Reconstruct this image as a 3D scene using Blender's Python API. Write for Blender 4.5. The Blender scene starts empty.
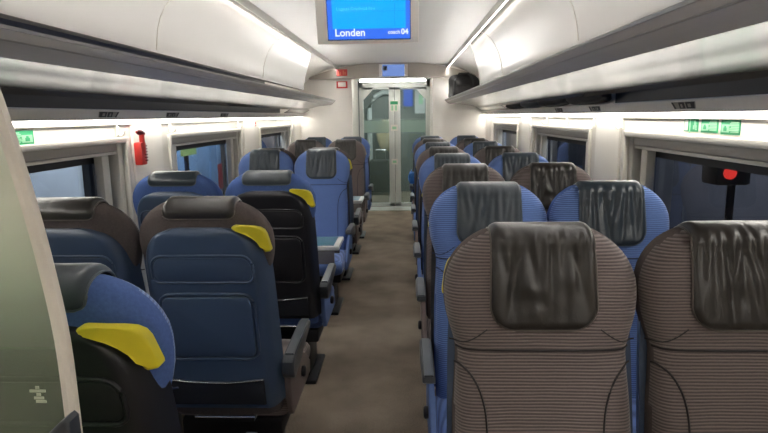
import bpy, bmesh, math, random
from mathutils import Vector, Matrix
random.seed(7)
SC = bpy.context.scene
COL = SC.collection
PI = math.pi

# ------------------------------------------------------------------ camera
CAMX, EYE, F = 0.178, 1.5, 570.0
cam = bpy.data.cameras.new('camera'); camo = bpy.data.objects.new('camera', cam); COL.objects.link(camo)
cam.sensor_width = 36.0; cam.lens = 36.0 * F / 768.0; cam.clip_start = 0.05; cam.clip_end = 200
roll = -0.0137
vx, vy = 21.0, 100.8
dx, dy = vx*math.cos(roll) - vy*math.sin(roll), vx*math.sin(roll) + vy*math.cos(roll)
p = math.atan2(dy, F); yaw = math.atan2(dx, math.hypot(F, dy))
camo.matrix_world = (Matrix.Translation((CAMX, 0, EYE)) @ Matrix.Rotation(yaw, 4, 'Z')
                     @ Matrix.Rotation(PI/2 - p, 4, 'X') @ Matrix.Rotation(roll, 4, 'Z'))
SC.camera = camo
vs = SC.view_settings
vs.view_transform = 'Standard'; vs.look = 'None'; vs.gamma = 1.0; vs.exposure = 2.6; vs.use_curve_mapping = False

# ------------------------------------------------------------------ materials
def s2l(c):
    c = c/255.0
    return c/12.92 if c <= 0.04045 else ((c+0.055)/1.055)**2.4
def rgb(r, g, b): return (s2l(r), s2l(g), s2l(b), 1.0)

def new_mat(name):
    m = bpy.data.materials.new(name); m.use_nodes = True
    nt = m.node_tree
    return m, nt, nt.nodes['Principled BSDF']

def setv(b, **k):
    names = dict(col='Base Color', rough='Roughness', metal='Metallic', spec='Specular IOR Level', coat='Coat Weight',
                 coatr='Coat Roughness', emi='Emission Color', emis='Emission Strength', trans='Transmission Weight', sheen='Sheen Weight')
    for a, v in k.items(): b.inputs[names[a]].default_value = v

def mat(name, col, rough=0.5, metal=0.0, noise=0.0, nscale=40.0, bump=0.0, spec=0.5, coat=0.0, stretch=None):
    """plain surface with a little procedural variation"""
    m, nt, b = new_mat(name)
    setv(b, col=col, rough=rough, metal=metal, spec=spec, coat=coat, coatr=0.1)
    tc = nt.nodes.new('ShaderNodeTexCoord'); mp = nt.nodes.new('ShaderNodeMapping')
    nt.links.new(tc.outputs['Object'], mp.inputs['Vector'])
    if stretch: mp.inputs['Scale'].default_value = stretch
    nz = nt.nodes.new('ShaderNodeTexNoise'); nz.inputs['Scale'].default_value = nscale; nz.inputs['Detail'].default_value = 4
    nt.links.new(mp.outputs['Vector'], nz.inputs['Vector'])
    if noise:
        mx = nt.nodes.new('ShaderNodeMix'); mx.data_type = 'RGBA'; mx.blend_type = 'MULTIPLY'
        mx.inputs['Factor'].default_value = 1.0
        cr = nt.nodes.new('ShaderNodeValToRGB')
        cr.color_ramp.elements[0].position = 0.3; cr.color_ramp.elements[1].position = 0.7
        lo = 1-noise; cr.color_ramp.elements[0].color = (lo, lo, lo, 1); cr.color_ramp.elements[1].color = (1, 1, 1, 1)
        nt.links.new(nz.outputs['Fac'], cr.inputs['Fac'])
        mx.inputs[6].default_value = col
        nt.links.new(cr.outputs['Color'], mx.inputs[7]); nt.links.new(mx.outputs[2], b.inputs['Base Color'])
    if bump:
        bp = nt.nodes.new('ShaderNodeBump'); bp.inputs['Strength'].default_value = bump; bp.inputs['Distance'].default_value = 0.004
        nt.links.new(nz.outputs['Fac'], bp.inputs['Height']); nt.links.new(bp.outputs['Normal'], b.inputs['Normal'])
    return m

def fabric(name, dark, light):
    """horizontally ribbed seat cloth"""
    m, nt, b = new_mat(name)
    setv(b, rough=0.85, spec=0.2, sheen=0.25)
    tc = nt.nodes.new('ShaderNodeTexCoord')
    wv = nt.nodes.new('ShaderNodeTexWave'); wv.wave_type = 'BANDS'; wv.bands_direction = 'Z'
    wv.inputs['Scale'].default_value = 42.0; wv.inputs['Distortion'].default_value = 2.6
    wv.inputs['Detail'].default_value = 2.0; wv.inputs['Detail Scale'].default_value = 0.5
    mp = nt.nodes.new('ShaderNodeMapping'); mp.inputs['Scale'].default_value = (0.35, 0.35, 1.0)
    nt.links.new(tc.outputs['Object'], mp.inputs['Vector']); nt.links.new(mp.outputs['Vector'], wv.inputs['Vector'])
    nz = nt.nodes.new('ShaderNodeTexNoise'); nz.inputs['Scale'].default_value = 180; nz.inputs['Detail'].default_value = 3
    nt.links.new(tc.outputs['Object'], nz.inputs['Vector'])
    ad = nt.nodes.new('ShaderNodeMath'); ad.operation = 'MULTIPLY_ADD'; ad.inputs[1].default_value = 0.45
    nt.links.new(nz.outputs['Fac'], ad.inputs[0]); nt.links.new(wv.outputs['Fac'], ad.inputs[2])
    cr = nt.nodes.new('ShaderNodeValToRGB')
    cr.color_ramp.elements[0].position = 0.2; cr.color_ramp.elements[0].color = dark
    cr.color_ramp.elements[1].position = 1.1; cr.color_ramp.elements[1].color = light
    nt.links.new(ad.outputs[0], cr.inputs['Fac']); nt.links.new(cr.outputs['Color'], b.inputs['Base Color'])
    bp = nt.nodes.new('ShaderNodeBump'); bp.inputs['Strength'].default_value = 0.5; bp.inputs['Distance'].default_value = 0.002
    nt.links.new(wv.outputs['Fac'], bp.inputs['Height']); nt.links.new(bp.outputs['Normal'], b.inputs['Normal'])
    return m

def leather(name, col, rough=0.38):
    m, nt, b = new_mat(name)
    setv(b, col=col, rough=rough, spec=0.5)
    tc = nt.nodes.new('ShaderNodeTexCoord')
    mp = nt.nodes.new('ShaderNodeMapping'); mp.inputs['Scale'].default_value = (2.2, 1.0, 1.0)
    n1 = nt.nodes.new('ShaderNodeTexNoise'); n1.inputs['Scale'].default_value = 14; n1.inputs['Detail'].default_value = 3; n1.inputs['Distortion'].default_value = 0.8
    n2 = nt.nodes.new('ShaderNodeTexNoise'); n2.inputs['Scale'].default_value = 400
    nt.links.new(tc.outputs['Object'], mp.inputs['Vector']); nt.links.new(mp.outputs['Vector'], n1.inputs['Vector'])
    nt.links.new(tc.outputs['Object'], n2.inputs['Vector'])
    b1 = nt.nodes.new('ShaderNodeBump'); b1.inputs['Strength'].default_value = 0.12; b1.inputs['Distance'].default_value = 0.015
    b2 = nt.nodes.new('ShaderNodeBump'); b2.inputs['Strength'].default_value = 0.15; b2.inputs['Distance'].default_value = 0.001
    nt.links.new(n1.outputs['Fac'], b1.inputs['Height']); nt.links.new(n2.outputs['Fac'], b2.inputs['Height'])
    nt.links.new(b1.outputs['Normal'], b2.inputs['Normal']); nt.links.new(b2.outputs['Normal'], b.inputs['Normal'])
    return m

def emit(name, col, strength):
    m, nt, b = new_mat(name)
    setv(b, col=(0.01, 0.01, 0.012, 1), emi=col, emis=strength, rough=0.4)
    return m

def glass(name, tint, rough=0.02, bands=None, frost_col=(0.6, 0.65, 0.6, 1)):
    """thin pane: tinted see-through plus fresnel reflection; bands = (z, frost amount) pairs in the object's own height"""
    m, nt, b = new_mat(name); nt.nodes.remove(b)
    out = nt.nodes['Material Output']
    tr = nt.nodes.new('ShaderNodeBsdfTransparent'); tr.inputs['Color'].default_value = tint
    gl = nt.nodes.new('ShaderNodeBsdfGlossy'); gl.inputs['Roughness'].default_value = rough
    fr = nt.nodes.new('ShaderNodeFresnel'); fr.inputs['IOR'].default_value = 1.5
    mx = nt.nodes.new('ShaderNodeMixShader')
    ge = nt.nodes.new('ShaderNodeNewGeometry')
    iv = nt.nodes.new('ShaderNodeMath'); iv.operation = 'SUBTRACT'; iv.inputs[0].default_value = 1.0
    nt.links.new(ge.outputs['Backfacing'], iv.inputs[1])
    ml = nt.nodes.new('ShaderNodeMath'); ml.operation = 'MULTIPLY'
    nt.links.new(fr.outputs[0], ml.inputs[0]); nt.links.new(iv.outputs[0], ml.inputs[1])
    nt.links.new(ml.outputs[0], mx.inputs[0]); nt.links.new(gl.outputs[0], mx.inputs[2])
    base = tr
    if bands:
        df = nt.nodes.new('ShaderNodeBsdfDiffuse'); df.inputs['Color'].default_value = frost_col
        tl = nt.nodes.new('ShaderNodeBsdfTranslucent'); tl.inputs['Color'].default_value = frost_col
        m2 = nt.nodes.new('ShaderNodeMixShader'); m2.inputs[0].default_value = 0.4
        nt.links.new(df.outputs[0], m2.inputs[1]); nt.links.new(tl.outputs[0], m2.inputs[2])
        tc = nt.nodes.new('ShaderNodeTexCoord'); sp = nt.nodes.new('ShaderNodeSeparateXYZ')
        nt.links.new(tc.outputs['Object'], sp.inputs[0])
        mr = nt.nodes.new('ShaderNodeMapRange'); mr.inputs['From Min'].default_value = 0.0; mr.inputs['From Max'].default_value = 2.0
        nt.links.new(sp.outputs['Z'], mr.inputs['Value'])
        cr = nt.nodes.new('ShaderNodeValToRGB'); el = cr.color_ramp.elements
        for i, (z, a) in enumerate(bands):
            e = el[i] if i < 2 else el.new(z/2.0)
            e.position = z/2.0; e.color = (a, a, a, 1)
        nt.links.new(mr.outputs[0], cr.inputs['Fac'])
        m3 = nt.nodes.new('ShaderNodeMixShader')
        nt.links.new(cr.outputs['Color'], m3.inputs[0]); nt.links.new(tr.outputs[0], m3.inputs[1]); nt.links.new(m2.outputs[0], m3.inputs[2])
        base = m3
    nt.links.new(base.outputs[0], mx.inputs[1]); nt.links.new(mx.outputs[0], out.inputs['Surface'])
    return m

M = {}
M['wall'] = mat('wall_panel', rgb(234, 229, 219), 0.42, noise=0.04, nscale=3)
M['ceiling'] = mat('ceiling_panel', rgb(208, 205, 201), 0.5, noise=0.04, nscale=2)
M['side_panel'] = mat('gloss_panel', rgb(168, 165, 162), 0.26, noise=0.03, nscale=2)
M['endwall'] = mat('end_panel', rgb(240, 236, 229), 0.5, noise=0.04, nscale=3)
M['arch'] = mat('arch_panel', rgb(176, 168, 158), 0.3, metal=0.4, noise=0.06, nscale=4)
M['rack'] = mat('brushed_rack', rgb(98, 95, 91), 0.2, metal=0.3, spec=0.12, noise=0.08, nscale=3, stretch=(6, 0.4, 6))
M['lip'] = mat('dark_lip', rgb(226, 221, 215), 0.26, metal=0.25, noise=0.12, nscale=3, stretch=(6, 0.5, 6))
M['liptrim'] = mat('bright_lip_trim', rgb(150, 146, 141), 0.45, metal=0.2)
M['fascia'] = mat('grey_fascia', rgb(232, 226, 216), 0.45, noise=0.04)
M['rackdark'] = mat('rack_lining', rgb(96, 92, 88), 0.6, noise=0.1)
M['rackshade'] = mat('rack_slot_shade', rgb(28, 28, 31), 0.5, noise=0.1)
M['racklit'] = mat('rack_lining_lit', rgb(200, 194, 184), 0.5)
M['darkglass'] = glass('dark_rack_glass', (0.16, 0.16, 0.17, 1), 0.05)
M['clearglass'] = glass('clear_rack_glass', (0.75, 0.75, 0.74, 1), 0.03)
M['windowglass'] = glass('window_glass', (0.78, 0.8, 0.82, 1), 0.01)
M['partglass'] = glass('partition_glass', (0.58, 0.74, 0.56, 1), 0.06, [(0.0, 0.14), (1.12, 0.16), (1.22, 0.34), (1.38, 0.94), (2.0, 0.98)], rgb(238, 240, 226))
M['doorglass'] = glass('door_glass', (0.78, 0.83, 0.8, 1), 0.02, [(0.0, 0.12), (1.22, 0.12), (1.24, 0.5), (1.42, 0.5), (1.46, 0.06), (2.0, 0.06)], rgb(170, 190, 178))
M['wallled'] = emit('wall_light_line', (1.0, 0.965, 0.90, 1), 4.7)
M['ceilled'] = emit('ceiling_light_line', (1.0, 0.98, 0.95, 1), 16.0)
M['rackled'] = emit('rack_light_line', (1.0, 0.98, 0.95, 1), 22.0)
M['tube'] = emit('door_light_tube', (1.0, 0.97, 0.92, 1), 6.0)
M['frame'] = mat('window_surround', rgb(212, 208, 198), 0.4, noise=0.03)
M['blind'] = mat('blind_cassette', rgb(168, 162, 152), 0.45, noise=0.04)
M['blackrubber'] = mat('black_rubber', rgb(22, 22, 24), 0.6)
M['doorframe'] = mat('door_frame', rgb(214, 218, 214), 0.35, metal=0.3, noise=0.04)
M['white'] = mat('white_plastic', rgb(232, 228, 220), 0.4)
M['partframe'] = mat('partition_frame', rgb(226, 219, 208), 0.45, noise=0.03)
M['brownfab'] = fabric('brown_ribbed_cloth', rgb(80, 71, 71), rgb(117, 106, 103))
M['bluefab'] = fabric('blue_ribbed_cloth', rgb(74, 96, 146), rgb(108, 136, 196))
M['brownback'] = mat('brown_back_cloth', rgb(94, 85, 83), 0.9, noise=0.2, nscale=150, bump=0.2, spec=0.2)
M['blueback'] = mat('blue_back_cloth', rgb(84, 110, 170), 0.9, noise=0.2, nscale=150, bump=0.2, spec=0.2)
M['brownleather'] = leather('brown_black_leather', rgb(40, 36, 33), 0.34)
M['blueleather'] = leather('slate_leather', rgb(48, 57, 65), 0.34)
M['brownseam'] = mat('brown_piping', rgb(38, 33, 34), 0.7)
M['blueseam'] = mat('blue_piping', rgb(38, 52, 88), 0.7)
M['brownpipe'] = mat('brown_cover_piping', rgb(88, 80, 74), 0.35)
M['bluepipe'] = mat('slate_cover_piping', rgb(82, 92, 98), 0.35)
M['blackshell'] = mat('black_shell', rgb(31, 32, 38), 0.36, noise=0.08, nscale=300, bump=0.08)
M['navyshell'] = mat('navy_shell', rgb(64, 80, 104), 0.34, noise=0.08, nscale=300, bump=0.08)
M['yellow'] = mat('yellow_grip', rgb(226, 210, 48), 0.4, noise=0.04)
M['armrest'] = mat('armrest_plastic', rgb(52, 56, 62), 0.32)
M['armtop'] = mat('armrest_pad', rgb(84, 90, 96), 0.35)
M['brownside'] = mat('brown_side_trim', rgb(112, 98, 95), 0.6, noise=0.08, nscale=60)
M['blueside'] = mat('blue_side_trim', rgb(82, 108, 160), 0.6, noise=0.08, nscale=60)
M['metaldark'] = mat('dark_metal', rgb(40, 40, 44), 0.4, metal=0.6)
M['chrome'] = mat('chrome_bar', rgb(190, 190, 195), 0.25, metal=1.0)
M['net'] = mat('dark_net', rgb(20, 24, 36), 0.8, noise=0.3, nscale=300)
M['tableteal'] = mat('teal_table_top', rgb(64, 118, 140), 0.3, noise=0.05)
M['tablerim'] = mat('table_rim', rgb(214, 214, 210), 0.35)
M['tablegrey'] = mat('table_grey', rgb(112, 108, 106), 0.5)
M['bagblack'] = mat('black_bag_cloth', rgb(32, 29, 28), 0.7, noise=0.3, nscale=60, bump=0.3)
M['bagslate'] = mat('slate_bag_cloth', rgb(52, 58, 66), 0.6, noise=0.3, nscale=60, bump=0.3)
M['bagstrap'] = mat('bag_strap', rgb(20, 20, 22), 0.6)
M['brightblue'] = mat('bright_blue_cloth', rgb(36, 112, 190), 0.6, noise=0.2, nscale=40, bump=0.3)
M['red'] = mat('red_plastic', rgb(206, 52, 44), 0.4)
M['darkred'] = mat('dark_red_plastic', rgb(120, 28, 30), 0.4)
M['redsign'] = mat('red_sign', rgb(204, 66, 66), 0.5)
M['palered'] = mat('pale_red_sign', rgb(222, 120, 96), 0.5)
M['green'] = mat('green_sign', rgb(58, 168, 112), 0.45, noise=0.06)
M['palegreen'] = mat('pale_green_print', rgb(160, 214, 176), 0.45)
M['plateblack'] = mat('plate_black', rgb(44, 40, 38), 0.5)
M['plategrey'] = mat('plate_grey', rgb(150, 144, 136), 0.5)
M['screen'] = emit('screen_sky_blue', rgb(6, 172, 255), 0.177)
M['screenband'] = emit('screen_royal_blue', rgb(52, 112, 240), 0.177)
M['screenline'] = emit('screen_line', rgb(10, 140, 226), 0.177)
M['screentext'] = emit('screen_white', rgb(240, 248, 255), 0.177)
M['screenfaint'] = emit('screen_faint_text', rgb(90, 208, 255), 0.177)
M['smallscreen'] = emit('small_screen_blue', rgb(112, 142, 208), 0.159)
M['bezel'] = mat('screen_bezel', rgb(238, 233, 226), 0.4)
M['redlamp'] = emit('red_signal_lamp', (1.0, 0.05, 0.04, 1), 0.16)
M['vestdark'] = mat('vestibule_dark', rgb(110, 114, 112), 0.5, noise=0.15, nscale=3)
M['vestgrey'] = mat('vestibule_grey', rgb(130, 136, 138), 0.5, noise=0.15, nscale=4)
M['vestwhite'] = mat('vestibule_white', rgb(200, 204, 204), 0.5)
M['vestblue'] = emit('vestibule_blue_panel', rgb(30, 90, 220), 0.159)
M['tan'] = mat('tan_cloth', rgb(186, 170, 136), 0.8, noise=0.2, nscale=20, bump=0.3)
M['platform'] = mat('platform_blue', rgb(104, 136, 170), 0.6, noise=0.25, nscale=2)
M['platformpale'] = mat('platform_pale', rgb(170, 180, 190), 0.6, noise=0.2, nscale=2)
M['asphalt'] = mat('ballast', rgb(50, 50, 54), 0.9, noise=0.4, nscale=30)
M['tunnel'] = mat('dark_concrete', rgb(58, 60, 70), 0.8, noise=0.4, nscale=1.5)
M['signgreen'] = emit('platform_green_sign', rgb(150, 190, 110), 0.124)
M['addedlamp'] = emit('added_outside_lamp', (0.9, 0.95, 1.0, 1), 16.0)
M['stamp'] = mat('etched_mark', rgb(176, 186, 160), 0.6)

def carpet():
    m, nt, b = new_mat('brown_carpet')
    setv(b, rough=0.95, spec=0.1)
    tc = nt.nodes.new('ShaderNodeTexCoord')
    n1 = nt.nodes.new('ShaderNodeTexNoise'); n1.inputs['Scale'].default_value = 160; n1.inputs['Detail'].default_value = 4
    n2 = nt.nodes.new('ShaderNodeTexNoise'); n2.inputs['Scale'].default_value = 3.5; n2.inputs['Detail'].default_value = 3
    nt.links.new(tc.outputs['Object'], n1.inputs['Vector']); nt.links.new(tc.outputs['Object'], n2.inputs['Vector'])
    ad = nt.nodes.new('ShaderNodeMath'); ad.operation = 'MULTIPLY_ADD'; ad.inputs[1].default_value = 0.5
    nt.links.new(n1.outputs['Fac'], ad.inputs[0])
    m2 = nt.nodes.new('ShaderNodeMath'); m2.operation = 'MULTIPLY'; m2.inputs[1].default_value = 0.5
    nt.links.new(n2.outputs['Fac'], m2.inputs[0]); nt.links.new(m2.outputs[0], ad.inputs[2])
    cr = nt.nodes.new('ShaderNodeValToRGB')
    cr.color_ramp.elements[0].position = 0.3; cr.color_ramp.elements[0].color = rgb(108, 98, 86)
    cr.color_ramp.elements[1].position = 0.72; cr.color_ramp.elements[1].color = rgb(168, 154, 138)
    nt.links.new(ad.outputs[0], cr.inputs['Fac']); nt.links.new(cr.outputs['Color'], b.inputs['Base Color'])
    bp = nt.nodes.new('ShaderNodeBump'); bp.inputs['Strength'].default_value = 0.5; bp.inputs['Distance'].default_value = 0.004
    nt.links.new(n1.outputs['Fac'], bp.inputs['Height']); nt.links.new(bp.outputs['Normal'], b.inputs['Normal'])
    return m
M['carpet'] = carpet()

# ------------------------------------------------------------------ mesh helpers
def mesh_from(bm, name, smooth=True, angle=35):
    bmesh.ops.recalc_face_normals(bm, faces=bm.faces[:])
    me = bpy.data.meshes.new(name); bm.to_mesh(me); bm.free()
    if smooth:
        for pl in me.polygons: pl.use_smooth = True
        me.set_sharp_from_angle(angle=math.radians(angle))
    return me

def add_box(bm, lo, hi, bev=0.0, seg=2):
    r = bmesh.ops.create_cube(bm, size=1.0)
    vs_ = r['verts']
    for v in vs_:
        v.co = Vector([(lo[i]+hi[i])/2 + v.co[i]*(hi[i]-lo[i]) for i in range(3)])
    if bev:
        es = list({e for v in vs_ for e in v.link_edges})
        bmesh.ops.bevel(bm, geom=es, offset=bev, segments=seg, affect='EDGES', profile=0.5)

def add_tube(bm, pts, r, n=8, closed=False):
    pts = [Vector(q) for q in pts]; rings = []
    N = len(pts)
    for i, q in enumerate(pts):
        a = pts[(i-1) % N] if (closed or i > 0) else q
        b = pts[(i+1) % N] if (closed or i < N-1) else q
        t = (b-a).normalized()
        up = Vector((0, 0, 1)) if abs(t.z) < 0.9 else Vector((1, 0, 0))
        s = t.cross(up).normalized(); u = s.cross(t)
        rad = r[i] if isinstance(r, (list, tuple)) else r
        rings.append([bm.verts.new(q + s*math.cos(2*PI*k/n)*rad + u*math.sin(2*PI*k/n)*rad) for k in range(n)])
    for i in range(N if closed else N-1):
        A, B = rings[i], rings[(i+1) % N]
        for k in range(n): bm.faces.new((A[k], A[(k+1) % n], B[(k+1) % n], B[k]))
    if not closed:
        bm.faces.new(rings[0]); bm.faces.new(rings[-1][::-1])

def add_prism(bm, outline, f, thick, bev=0.0):
    """outline: 2D points; f(u, v, w) gives the 3D point with w in 0..thick"""
    a = [bm.verts.new(f(u, v, 0)) for u, v in outline]
    b = [bm.verts.new(f(u, v, thick)) for u, v in outline]
    n = len(a); fs = [bm.faces.new(a), bm.faces.new(b[::-1])]
    for i in range(n): fs.append(bm.faces.new((a[i], a[(i+1) % n], b[(i+1) % n], b[i])))
    if bev:
        es = list(fs[1].edges)
        bmesh.ops.bevel(bm, geom=es, offset=bev, segments=3, affect='EDGES', profile=0.5)

def add_rings(bm, rings, cap=True):
    R = [[bm.verts.new(q) for q in r] for r in rings]
    n = len(R[0])
    for A, B in zip(R[:-1], R[1:]):
        for k in range(n): bm.faces.new((A[k], A[(k+1) % n], B[(k+1) % n], B[k]))
    if cap:
        bm.faces.new(R[0][::-1]); bm.faces.new(R[-1])

def rrect(w, h, r, n=6, cx=0, cy=0):
    out = []
    for (sx, sy, a0) in ((1, 1, 0), (-1, 1, 90), (-1, -1, 180), (1, -1, 270)):
        for k in range(n+1):
            a = math.radians(a0 + 90*k/n)
            out.append((cx + sx*(w/2-r) + r*math.cos(a), cy + sy*(h/2-r) + r*math.sin(a)))
    return out

def link(name, me, m=None, parent=None, kind=None, loc=None):
    o = bpy.data.objects.new(name, me); COL.objects.link(o)
    if m is not None and me is not None and len(me.materials) == 0: me.materials.append(m)
    if parent: o.parent = parent
    if kind: o['kind'] = kind
    if loc: o.location = loc
    return o

def ob(name, build, m, parent=None, kind=None, loc=None, smooth=True, angle=35):
    bm = bmesh.new(); build(bm)
    return link(name, mesh_from(bm, name, smooth, angle), m, parent, kind, loc)

def box(name, lo, hi, m, parent=None, kind=None, bev=0.0):
    return ob(name, lambda bm: add_box(bm, lo, hi, bev), m, parent, kind)

def tag(o, label, cat, group=None):
    o['label'] = label; o['category'] = cat
    if group: o['group'] = group
    return o

def thing(name, label, cat, loc=(0, 0, 0), rz=0.0, group=None):
    o = bpy.data.objects.new(name, None); COL.objects.link(o)
    o.location = loc; o.rotation_euler = (0, 0, rz)
    o.empty_display_size = 0.1
    return tag(o, label, cat, group)

def copy_tree(o, parent=None):
    c = o.copy(); COL.objects.link(c)
    if parent: c.parent = parent
    for ch in list(o.children): copy_tree(ch, c)
    return c

# ------------------------------------------------------------------ the carriage shell
XW, YB, YE = 1.33, -2.2, 8.30
ZC = 2.23
WINS = [(1.40, 3.03), (3.62, 5.20), (5.92, 7.48)]
WZ0, WZ1 = 0.74, 1.385
box('floor', (-1.45, YB-0.1, -0.06), (1.45, 11.7, 0.0), M['carpet'], kind='structure')

def wall_side(s):
    def b(bm):
        def seg(y0, y1, z0, z1):
            x0, x1 = sorted((s*XW, s*(XW+0.13))); add_box(bm, (x0, y0, z0), (x1, y1, z1))
        seg(YB, YE, 0, WZ0); seg(YB, YE, WZ1, 2.35)
        ys = [YB] + [v for w in WINS for v in w] + [YE]
        for i in range(0, len(ys), 2): seg(ys[i], ys[i+1], WZ0, WZ1)
    return b
ob('wall_left', wall_side(-1), M['wall'], kind='structure', smooth=False)
ob('wall_right', wall_side(1), M['wall'], kind='structure', smooth=False)
# raised wall panels between the windows (shallow ribs with a soft edge)
k = 0
for s in (-1, 1):
    for y in (3.30, 5.50, 7.85):
        k += 1
        x0, x1 = sorted((s*(XW-0.014), s*(XW+0.01)))
        box('trim_%d' % k, (x0, y-0.19, 0.30), (x1, y+0.19, 1.485), M['wall'], kind='structure', bev=0.008)
for s, nm in ((-1, 'baseboard_left'), (1, 'baseboard_right')):
    x0, x1 = sorted((s*(XW-0.10), s*(XW+0.01)))
    box(nm, (x0, YB, 0.0), (x1, YE, 0.22), M['blind'], kind='structure', bev=0.01)

# end wall with the passage opening, the arch above it
OPX, OPZ = 0.577, 2.045
def endwall(bm):
    add_box(bm, (-1.45, YE, 0), (-OPX, YE+0.05, 2.4)); add_box(bm, (OPX, YE, 0), (1.45, YE+0.05, 2.4))
    add_box(bm, (-OPX, YE, OPZ), (OPX, YE+0.05, 2.4))
ob('wall_end', endwall, M['endwall'], kind='structure', smooth=False)
box('wall_back', (-1.45, YB-0.05, 0), (1.45, YB, 2.4), M['wall'], kind='structure')
def arch(bm):
    top = []
    for i in range(25):
        x = -1.17 + 2.34*i/24
        top.append((x, 2.045 + 0.195*(1-abs(x/1.17)**2.2)))
    out = [(1.17, 2.02), (-1.17, 2.02)] + top
    add_prism(bm, out, lambda u, v, w: (u, YE-0.001-w, v), 0.12, 0.01)
ob('trim_arch', arch, M['arch'], kind='structure')
# passage behind the end wall
YD = 9.32
def passage(bm):
    for s in (-1, 1):
        x0, x1 = sorted((s*OPX, s*(OPX+0.03))); add_box(bm, (x0, YE+0.05, 0), (x1, YD+0.06, OPZ+0.1))
    add_box(bm, (-OPX-0.03, YE+0.05, OPZ+0.06), (OPX+0.03, YD+0.06, OPZ+0.1))
ob('wall_passage', passage, M['white'], kind='structure', smooth=False)
lt = thing('door_light', 'white light tube across the head of the passage before the glass doors', 'light', (0, YE+0.12, 2.012))
box('housing', (-0.52, -0.035, 0.0), (0.52, 0.035, 0.09), M['doorframe'], lt)
ob('diffuser', lambda bm: add_tube(bm, [(-0.47, 0, -0.008), (0.47, 0, -0.008)], 0.018, 10), M['tube'], lt)

# ceiling: centre panel, side panels, far outer panels
def extrude_profile(prof, y0, y1, s=1, yfun=None):
    """closed outline in (c, z) pushed along the carriage"""
    def b(bm):
        A = [bm.verts.new((s*c, y0, z)) for c, z in prof]
        B = [bm.verts.new((s*c, yfun(c) if yfun else y1, z)) for c, z in prof]
        n = len(prof)
        for i in range(n): bm.faces.new((A[i], A[(i+1) % n], B[(i+1) % n], B[i]))
        bm.faces.new(A); bm.faces.new(B[::-1])
    return b
def skin(line, t=0.012):
    """thin closed outline from an open line (offset outward by t)"""
    pts = [Vector(q) for q in line]; off = []
    for i, q in enumerate(pts):
        a = pts[max(i-1, 0)]; b = pts[min(i+1, len(pts)-1)]
        d = (b-a).normalized(); off.append(q + Vector((-d.y, d.x))*t)
    return [tuple(q) for q in pts] + [tuple(q) for q in off[::-1]]
cen = [(-0.758, 2.165)] + [(-0.764 + 1.528*i/36, ZC - 0.03*(abs(-0.764 + 1.528*i/36)/0.764)**2) for i in range(37)] + [(0.758, 2.165)]
ob('ceiling', extrude_profile([(-0.760, 2.145)] + cen[1:-1] + [(0.760, 2.145), (0.767, 2.145), (0.772, 2.218), (0, 2.26), (-0.772, 2.218), (-0.767, 2.145)], YB, YE), M['ceiling'], kind='structure')
sp = [(0.806, 2.214), (0.816, 2.17), (0.838, 2.09), (0.865, 2.0), (0.89, 1.92), (0.905, 1.85), (0.909, 1.80), (0.914, 1.788), (0.96, 1.788)]
PANEL_END = {-1: 6.25, 1: 5.7}
k = 0
for s in (-1, 1):
    prof = skin(sp, 0.014)
    k += 1
    ob('ceiling_side_panel', extrude_profile(prof, YB, PANEL_END[s], s), M['side_panel'], kind='structure', angle=50)
    outer = skin([(0.80, 2.20), (0.92, 2.165), (1.05, 2.11), (1.2, 2.02), (1.325, 1.91)], 0.014)
    ob('ceiling_outer_panel', extrude_profile(outer, PANEL_END[s]-0.6, YE, s), M['ceiling'], kind='structure')
# thin joint lines on the side panels (rounded flap corners)
def sp_point(t):
    """point along the visible part of the side panel, t 0 top .. 1 bottom"""
    L = sp[:7]; d = [0]
    for a, b in zip(L[:-1], L[1:]): d.append(d[-1] + math.dist(a, b))
    q = t*d[-1]
    for i in range(len(L)-1):
        if q <= d[i+1] + 1e-9:
            f = (q-d[i])/(d[i+1]-d[i]); return (L[i][0]+f*(L[i+1][0]-L[i][0]), L[i][1]+f*(L[i+1][1]-L[i][1]))
    return L[-1]
def joint(s, ys):
    def b(bm):
        pts = []
        path = [(1.0, ys), (0.8, ys), (0.66, ys+0.008), (0.54, ys+0.035), (0.44, ys+0.08), (0.35, ys+0.15), (0.25, ys+0.26), (0.16, ys+0.40), (0.08, ys+0.56), (0.0, ys+0.75)]
        for t, y in path:
            c, z = sp_point(t); pts.append((s*(c-0.001), y, z-0.001))
        add_tube(bm, pts, 0.0022, 6)
    return b
n = 0
for s, ylist in ((-1, (2.55, 4.45)), (1, (2.52, 4.42))):
    for y in ylist:
        n += 1; ob('trim_joint_%d' % n, joint(s, y), M['blind'], kind='structure')

# light lines tucked in the ceiling seams, behind the turned-down edge of the centre panel
for s in (-1, 1):
    cl = thing('seam_light', 'light line in the ceiling seam over the %s' % ('luggage rack above the red hammer' if s < 0 else 'luggage rack with the black bag'), 'light', (s*0.772, 0, 2.180))
    x0, x1 = sorted((s*-0.004, s*0.008))
    box('diffuser', (x0, YB+0.02, -0.0105), (x1, YE-0.14, 0.004), M['ceilled'], cl)
    x0, x1 = sorted((s*0.009, s*0.012))
    box('shade_strip', (x0, YB+0.02, -0.021 if s < 0 else -0.026), (x1, YE-0.14, 0.034), M['white'], cl)
    x0, x1 = sorted((s*0.0005, s*0.034))
    box('channel', (x0, YB+0.02, 0.033), (x1, YE-0.14, 0.04), M['white'], cl)

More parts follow.
